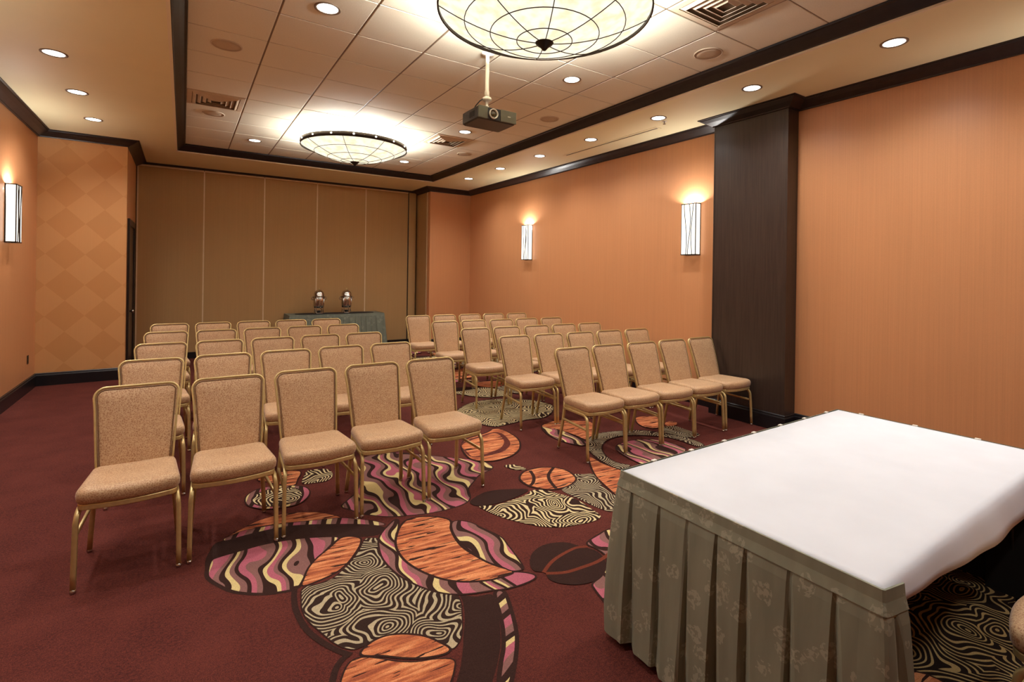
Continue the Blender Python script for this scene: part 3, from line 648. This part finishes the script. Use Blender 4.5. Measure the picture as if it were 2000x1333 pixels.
def make_chair():
    e = bpy.data.objects.new('banquet_chair', None); COL.objects.link(e)
    # seat cushion
    base = rrect(.219, .196, .0, .435, .055, .022); cx0, cy0 = 0, .22
    def ring(sc, z, dz=0):
        out = []
        for x, y in base:
            X, Y = cx0+(x-cx0)*sc, cy0+(y-cy0)*sc
            sad = -.010*max(0, 1-(X/.18)**2)*max(0, 1-abs(Y-.22)/.3)
            out.append((X, Y, z + (sad if z > .484 else 0) + .010*(1-Y/.43)*(1 if z > .46 else 0)))
        return out
    mb = MB(); mb.loft([ring(.93, .438), ring(.985, .443), ring(1.014, .454), ring(1.026, .470), ring(1.016, .487), ring(.98, .501), ring(.91, .509), ring(.76, .513), ring(.42, .514), ring(.06, .514)], cap=True, smooth=True)
    seat = mb.build('seat', M['fabric'], e)
    # seat frame band
    pr = rrect(.213, .19, .006, .425, .05, .022)
    out = MB(); n = len(pr)
    rings = []
    for sc, z in ((1.0, .412), (1.012, .416), (1.012, .436), (1.0, .44), (.96, .44), (.96, .412), (1.0, .412)):
        rings.append([(x*sc, cy0+(y-cy0)*sc, z) for x, y in pr])
    out.loft(rings); out.build('seat_frame', M['gold'], e)
    # back: plane reclined; w up the back, u across
    def bp(u, w_, off=0):
        # slight curve: w 0..1 from seat to top
        y = .405 + .135*w_ + .02*w_*w_; z = .455 + .478*w_
        ny, nz = -.96, .28
        return (u, y+ny*off, z+nz*off)
    def outline(ins):
        P = []; hb, ht = .178-ins, .208-ins; r = max(.055-ins, .012); wt = 1-ins/.5; wb = 0+ins/.5
        def hw(w_): return hb+(ht-hb)*w_
        for k in range(7): w_ = wb+(wt-r/.5-wb)*k/6; P.append((hw(w_), w_))
        for k in range(1, 7): a = PI/2*k/6; P.append((ht-r+r*math.cos(a), wt-r/.5+r/.5*math.sin(a)))
        for k in range(1, 6): P.append((ht-r-(2*(ht-r))*k/6, wt))
        for k in range(0, 7): a = PI/2+PI/2*k/6; P.append((-ht+r+r*math.cos(a), wt-r/.5+r/.5*math.sin(a)))
        for k in range(5, -1, -1): w_ = wb+(wt-r/.5-wb)*k/6; P.append((-hw(w_), w_))
        return P
    def bs(sc, off): return [bp(u*sc, .5+(w_-.5)*sc, off) for u, w_ in outline(.03)]
    def br(ins, off): return [bp(u, w_, off) for u, w_ in outline(ins)]
    mb = MB(); mb.loft([bs(.05, -.022), bs(.5, -.022), bs(.8, -.021), br(.02, -.018), br(.008, -.008), br(.007, .006), br(.014, .0165), br(.028, .021), bs(.8, .0245), bs(.55, .026), bs(.3, .027), bs(.05, .027)], cap=True, smooth=True)
    back = mb.build('backrest', M['fabric'], e)
    pip = br(.013, .018)
    MB().tube(pip[:], .0028, 5).build('piping', M['piping'], back)
    # gold frame around the back
    o_ = [bp(u, w_, 0) for u, w_ in outline(-.002)]
    MB().tube(o_, 0, sq=(.0062, .012), up=(0, -1, .3)).build('back_frame', M['gold'], e)
    # rear legs carry on from the back frame
    for q in (-1, 1):
        lg = MB().tube([(q*.18, .407, .47), (q*.184, .408, .40), (q*.194, .42, .26), (q*.206, .445, .10), (q*.211, .458, .018)], 0, sq=(.0115, .0125), up=(1, 0, 0)).build('leg', M['gold'], e)
        MB().lathe([(0, 0), (.012, 0), (.014, .006), (.0132, .02), (0, .022)], (q*.2115, .460, 0), 12).build('glide', M['chrome'], lg)
    # front legs: side rail bending down into the leg
    for q in (-1, 1):
        pts = [(q*.188, .40, .400), (q*.198, .25, .403), (q*.208, .085, .406)]
        for k in range(1, 7):
            a = PI/2*k/6; pts.append((q*(.208+.010*k/6), .085-.062*math.sin(a), .406-.062*(1-math.cos(a))))
        pts += [(q*.2195, .016, .25), (q*.2215, .008, .1), (q*.2225, .003, .018)]
        lg = MB().tube(pts, 0, sq=(.0115, .0115), up=(0, 0, 1)).build('leg', M['gold'], e)
        MB().lathe([(0, 0), (.012, 0), (.014, .006), (.0132, .02), (0, .022)], (q*.2225, .002, 0), 12).build('glide', M['chrome'], lg)
        MB().tube([(q*.197, .42, .295), (q*.2185, .017, .285)], 0, sq=(.007, .010), up=(0, 0, 1)).build('stretcher', M['gold'], e)
    return e
proto = make_chair(); used = [False]
def chair(x, y, rz, label, grp):
    if not used[0]: o = proto; used[0] = True
    else: o = copy_tree(proto)
    o.location = (x, y, 0); o.rotation_euler = (0, 0, rz)
    tag(o, label, 'chair', grp); return o
rown = ['front row', 'second row', 'third row', 'fourth row', 'back row']; seatn = ['leftmost seat', 'second seat from the left', 'middle seat', 'second seat from the right', 'rightmost seat']
def back_of(xt, yt, rz):   # back-top centre sits .56 behind the front feet
    return xt + .56*math.sin(rz), yt - .56*math.cos(rz)
LXs = [(-.222, 1.738), (-.195, 1.775), (-.165, 1.80), (-.15, 1.835), (-.135, 1.83)]
LYs = [(4.00, 4.03), (5.08, 5.13), (6.14, 6.15), (7.24, 7.24), (8.28, 8.22)]
RXs = [(3.215, 5.125), (3.23, 5.16), (3.22, 5.15), (3.28, 5.19), (3.31, 5.20)]
RYs = [(3.965, 3.885), (5.05, 4.95), (5.99, 5.92), (7.08, 6.95), (8.20, 8.06)]
for nm, XS, YS, rz0 in (('left', LXs, LYs, .0), ('right', RXs, RYs, -.045)):
    for r in range(5):
        for s in range(5):
            rz = rz0+random.uniform(-.012, .012); u = s/4
            x, y = back_of(XS[r][0]+(XS[r][1]-XS[r][0])*u, YS[r][0]+(YS[r][1]-YS[r][0])*u+random.uniform(-.012, .012), rz)
            chair(x, y, rz, 'tan upholstered gold-framed chair, %s block, %s, %s' % (nm, rown[r], seatn[s]), 'banquet chairs in the %s block' % nm)
chair(2.50, .50, PI+.02, 'tan chair tucked behind the white-topped table at the lower right corner', 'presenter chair')

# ------------------------------------------------------------------ tables
def skirt(path, corners_closed, z_top, band, zb, flare, pitch, depth, seed):
    """pleated cloth hung along a 2-D path (exterior on the right hand); returns (band mesh, pleated mesh)"""
    rnd = random.Random(seed)
    P = [Vector(p) for p in path]; seg = []
    S_ = [0]
    for a, b in zip(P, P[1:]): S_.append(S_[-1]+(b-a).length)
    tot = S_[-1]; N = int(tot/pitch*18)
    def at(s):
        k = 0
        while k < len(P)-2 and s > S_[k+1]: k += 1
        e = (P[k+1]-P[k]).normalized(); p = P[k]+e*(s-S_[k]); n = Vector((e.y, -e.x))
        # blend normals near corners
        for c in range(1, len(P)-1):
            d_ = s-S_[c]
            if abs(d_) < .05:
                e0 = (P[c]-P[c-1]).normalized(); e1 = (P[c+1]-P[c]).normalized(); n0 = Vector((e0.y, -e0.x)); n1 = Vector((e1.y, -e1.x))
                t_ = .5+d_/.1; n = (n0*(1-t_)+n1*t_); n = n.normalized()*(1.0+.2*(1-abs(d_)/.05)*(1 if n0.dot(n1) < .5 else 0))
        return p, n
    # irregular pleat edges
    edges = [0]
    while edges[-1] < tot: edges.append(edges[-1]+pitch*rnd.uniform(.82, 1.18))
    def pleat(s, t_):
        k = 0
        while k < len(edges)-2 and s > edges[k+1]: k += 1
        u = (s-edges[k])/(edges[k+1]-edges[k]); wr = .10+.36*t_
        if u < wr*.25: return 1-2*(u/(wr*.25)), k
        if u < wr: return -1+2*((u-wr*.25)/(wr*.75))**.8, k
        return 1-.12*math.sin(PI*(u-wr)/(1-wr)), k
    zs = [1, .94, .85, .72, .55, .36, .18, .06, 0]
    rows = []
    for q in zs:
        t_ = 1-q; row = []
        for i in range(N+1):
            s = tot*i/N; p, n = at(s); pl_, k = pleat(s, t_)
            am = depth*(.18+.82*t_**.6); z = zb+(z_top-band-zb)*q
            off = flare*t_ + .006 + am*(.5+.5*pl_) + .008*t_*math.sin(k*2.1+t_*3)
            row.append((p.x+n.x*off, p.y+n.y*off, z))
        rows.append(row)
    sk = MB().loft(rows, closed=False, smooth=False)
    b = []
    for off, z in ((.001, z_top+.004), (.005, z_top+.003), (.008, z_top-band*.5), (.009+depth*.2, z_top-band-.002), (.003, z_top-band-.003)):
        b.append([(lambda pn: (pn[0].x+pn[1].x*off, pn[0].y+pn[1].y*off, z))(at(tot*i/N)) for i in range(N+1)])
    return sk, MB().loft(b, closed=False)
# front table
TXa, TXb, TYa, TYb, TZ = 1.69, 3.735, .66, 1.69, .76
tbl = empty('banquet_table', ((TXa+TXb)/2, (TYa+TYb)/2, 0), 'folding banquet table hidden under white cloth and olive skirt, lower right', 'table')
hx_, hy_ = (TXb-TXa)/2, (TYb-TYa)/2
MB().bbox(-hx_+.004, hx_-.004, -hy_+.004, hy_-.004, TZ-.035, TZ-.004, .004).build('tabletop', M['charcoal'], tbl)
for sx in (-1, 1):
    for sy in (-1, 1):
        MB().tube([(sx*(hx_-.2), sy*(hy_-.12), TZ-.035), (sx*(hx_-.19), sy*(hy_-.10), .35), (sx*(hx_-.17), sy*(hy_-.07), 0)], .0145, 10).build('leg', M['black'], tbl)
    MB().tube([(sx*(hx_-.19), -hy_+.10, .35), (sx*(hx_-.19), hy_-.10, .35)], .011, 8).build('cross_brace', M['black'], tbl)
# white cloth, draped over the near edge
tc = MB(); NXc = 60; rows = []
prof = [(TYb-.002, 0, 0), (1.4, 0, 0), (1.0, 0, 0), (.78, 0, 0), (.71, 0, 0), (.675, 0, 0), (.660, -.002, .02), (.650, -.008, .08), (.642, -.02, .2), (.637, -.04, .45), (.634, -.062, .72), (.632, -.085, 1)]
for y, dz, hang in prof:
    row = []
    for i in range(NXc+1):
        u = i/NXc; x = TXa+.001+(TXb-TXa-.002)*u
        drop = .75+.75*min(1, u/.45) if u < .75 else 1.5-.8*(u-.75)/.25
        wv = -.012*hang*(.5+.5*math.sin(x*5.0+1))-.003*hang*math.sin(x*17)
        row.append((x, y-.02*hang*u+wv, TZ+dz*(drop if hang else 1)))
    rows.append(row)
cl = tc.loft(rows, closed=False, smooth=True).build('tablecloth', M['linen'])
so = cl.modifiers.new('thickness', 'SOLIDIFY'); so.thickness = .002; so.offset = 1
tag(cl, 'plain white cloth over the table at lower right, drooping at the near edge', 'tablecloth')
sk, bd = skirt([(TXb+.004, TYa+.05), (TXb+.004, TYb+.004), (TXa-.004, TYb+.004), (TXa-.004, TYa-.026), (TXa+.085, TYa-.042)], False, TZ, .062, .035, .018, .142, .046, 3)
ske = empty('table_skirt', (0, 0, 0), 'olive grey pleated damask skirt clipped around the table at lower right', 'table skirt')
s1 = sk.build('pleated_cloth', M['skirt'], ske); s2 = bd.build('top_band', M['skirt_band'], ske)
for o_ in (s1, s2):
    md = o_.modifiers.new('thickness', 'SOLIDIFY'); md.thickness = .0025; md.offset = 0
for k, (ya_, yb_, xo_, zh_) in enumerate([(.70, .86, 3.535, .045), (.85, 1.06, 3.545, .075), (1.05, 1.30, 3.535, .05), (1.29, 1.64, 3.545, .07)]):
    MB().bbox(xo_, xo_+.006, ya_, yb_, zh_, TZ-.04, .001).build('inner_shade_sheet', M['black_cloth'], ske)  # black sheets added to darken the inside of the skirt, standing for its shade
cm = MB().bbox(-.014, .014, -.012, .004, -.016, .004, .0015).mesh('skirt_clip'); cm.materials.append(M['white'])
for k in range(7):
    c = bpy.data.objects.new('skirt_clip', cm); COL.objects.link(c); c.parent = ske; c.location = (TXa+.22+k*.28, TYb+.006, TZ+.003); c.rotation_euler = (0, 0, PI)
for k in range(3):
    c = bpy.data.objects.new('skirt_clip', cm); COL.objects.link(c); c.parent = ske; c.location = (TXb+.006, TYb-.14-k*.3, TZ+.003); c.rotation_euler = (0, 0, PI/2)

# refreshment table by the partition
BX0, BX1, BY0, BY1, BZ = 1.72, 3.56, 10.72, 11.36, .80
bt = empty('refreshment_table', ((BX0+BX1)/2, (BY0+BY1)/2, 0), 'table draped in grey-green by the partition, carrying two urns', 'table')
hx_, hy_ = (BX1-BX0)/2, (BY1-BY0)/2
MB().bbox(-hx_, hx_, -hy_, hy_, BZ-.03, BZ, .004).build('tabletop', M['back_skirt'], bt)
for sx in (-1, 1):
    for sy in (-1, 1): MB().tube([(sx*(hx_-.12), sy*(hy_-.1), BZ-.03), (sx*(hx_-.1), sy*(hy_-.08), 0)], .014, 8).build('leg', M['black'], bt)
rn = MB(); ov = []
pts = [(BX0+.14+(BX1-BX0-.28)*(.5+.5*math.copysign(abs(math.cos(a))**.6, math.cos(a))), (BY0+BY1)/2+.235*math.copysign(abs(math.sin(a))**.6, math.sin(a))) for a in [2*PI*k/48 for k in range(48)]]
rn.loft([[(x, y, BZ+.001) for x, y in pts], [(x, y, BZ+.006) for x, y in pts]], cap=True)
tag(rn.build('table_runner', M['black_cloth']), 'black cloth laid on the refreshment table under the urns', 'cloth')
sk, bd = skirt([(BX1+.003, BY1-.0), (BX1+.003, BY0-.003), (BX0-.003, BY0-.003), (BX0-.003, BY1)][::-1], False, BZ, .05, .03, .05, .12, .025, 5)
bse = empty('table_skirt', (0, 0, 0), 'grey-green pleated skirt around the refreshment table by the partition', 'table skirt')
for mb_, nm in ((sk, 'pleated_cloth'), (bd, 'top_band')):
    o_ = mb_.build(nm, M['back_skirt'], bse); md = o_.modifiers.new('thickness', 'SOLIDIFY'); md.thickness = .0025; md.offset = 0
def urn(x, label):
    e = empty('coffee_urn', (x, 11.05, BZ+.006), label, 'urn', 'coffee urns')
    MB().lathe([(0, .115), (.085, .115), (.098, .125), (.104, .16), (.108, .26), (.11, .34), (.104, .345), (0, .345)], n=28).build('body', M['chrome'], e)
    MB().lathe([(.118, .338), (.122, .342), (.122, .35), (.104, .358), (.1, .40), (.085, .44), (.055, .468), (.02, .478), (0, .48)], n=28).build('lid', M['chrome'], e)
    MB().lathe([(0, .52), (.012, .518), (.018, .508), (.016, .496), (.008, .488), (.008, .478), (0, .478)], n=14).build('lid_knob', M['gold'], e)
    MB().lathe([(0, 0), (.1, 0), (.104, .008), (.1, .016), (0, .016)], n=28).build('base_plate', M['chrome'], e)
    MB().lathe([(0, .02), (.035, .02), (.04, .05), (.036, .06), (0, .062)], n=18).build('burner', M['black'], e)
    for k in range(4):
        a = PI/4+k*PI/2
        MB().tube([(.1*math.cos(a), .1*math.sin(a), .0), (.094*math.cos(a), .094*math.sin(a), .09), (.112*math.cos(a), .112*math.sin(a), .2), (.118*math.cos(a), .118*math.sin(a), .33)], .008, 7).build('leg', M['chrome'], e)
    t_ = MB().tube([(0, -.1, .14), (0, -.135, .14), (0, -.15, .13), (0, -.155, .105)], .009, 8).build('tap', M['chrome'], e)
    MB().tube([(0, -.137, .145), (0, -.137, .18)], .006, 6).build('tap_lever', M['black'], t_)
    for q in (-1, 1):
        MB().tube([(q*.108, 0, .33), (q*.14, 0, .335), (q*.145, 0, .31), (q*.14, 0, .285), (q*.107, 0, .28)], .006, 6).build('handle', M['chrome'], e)
urn(2.315, 'polished metal coffee urn on the refreshment table, left one')
urn(2.865, 'polished metal coffee urn on the refreshment table, right one')
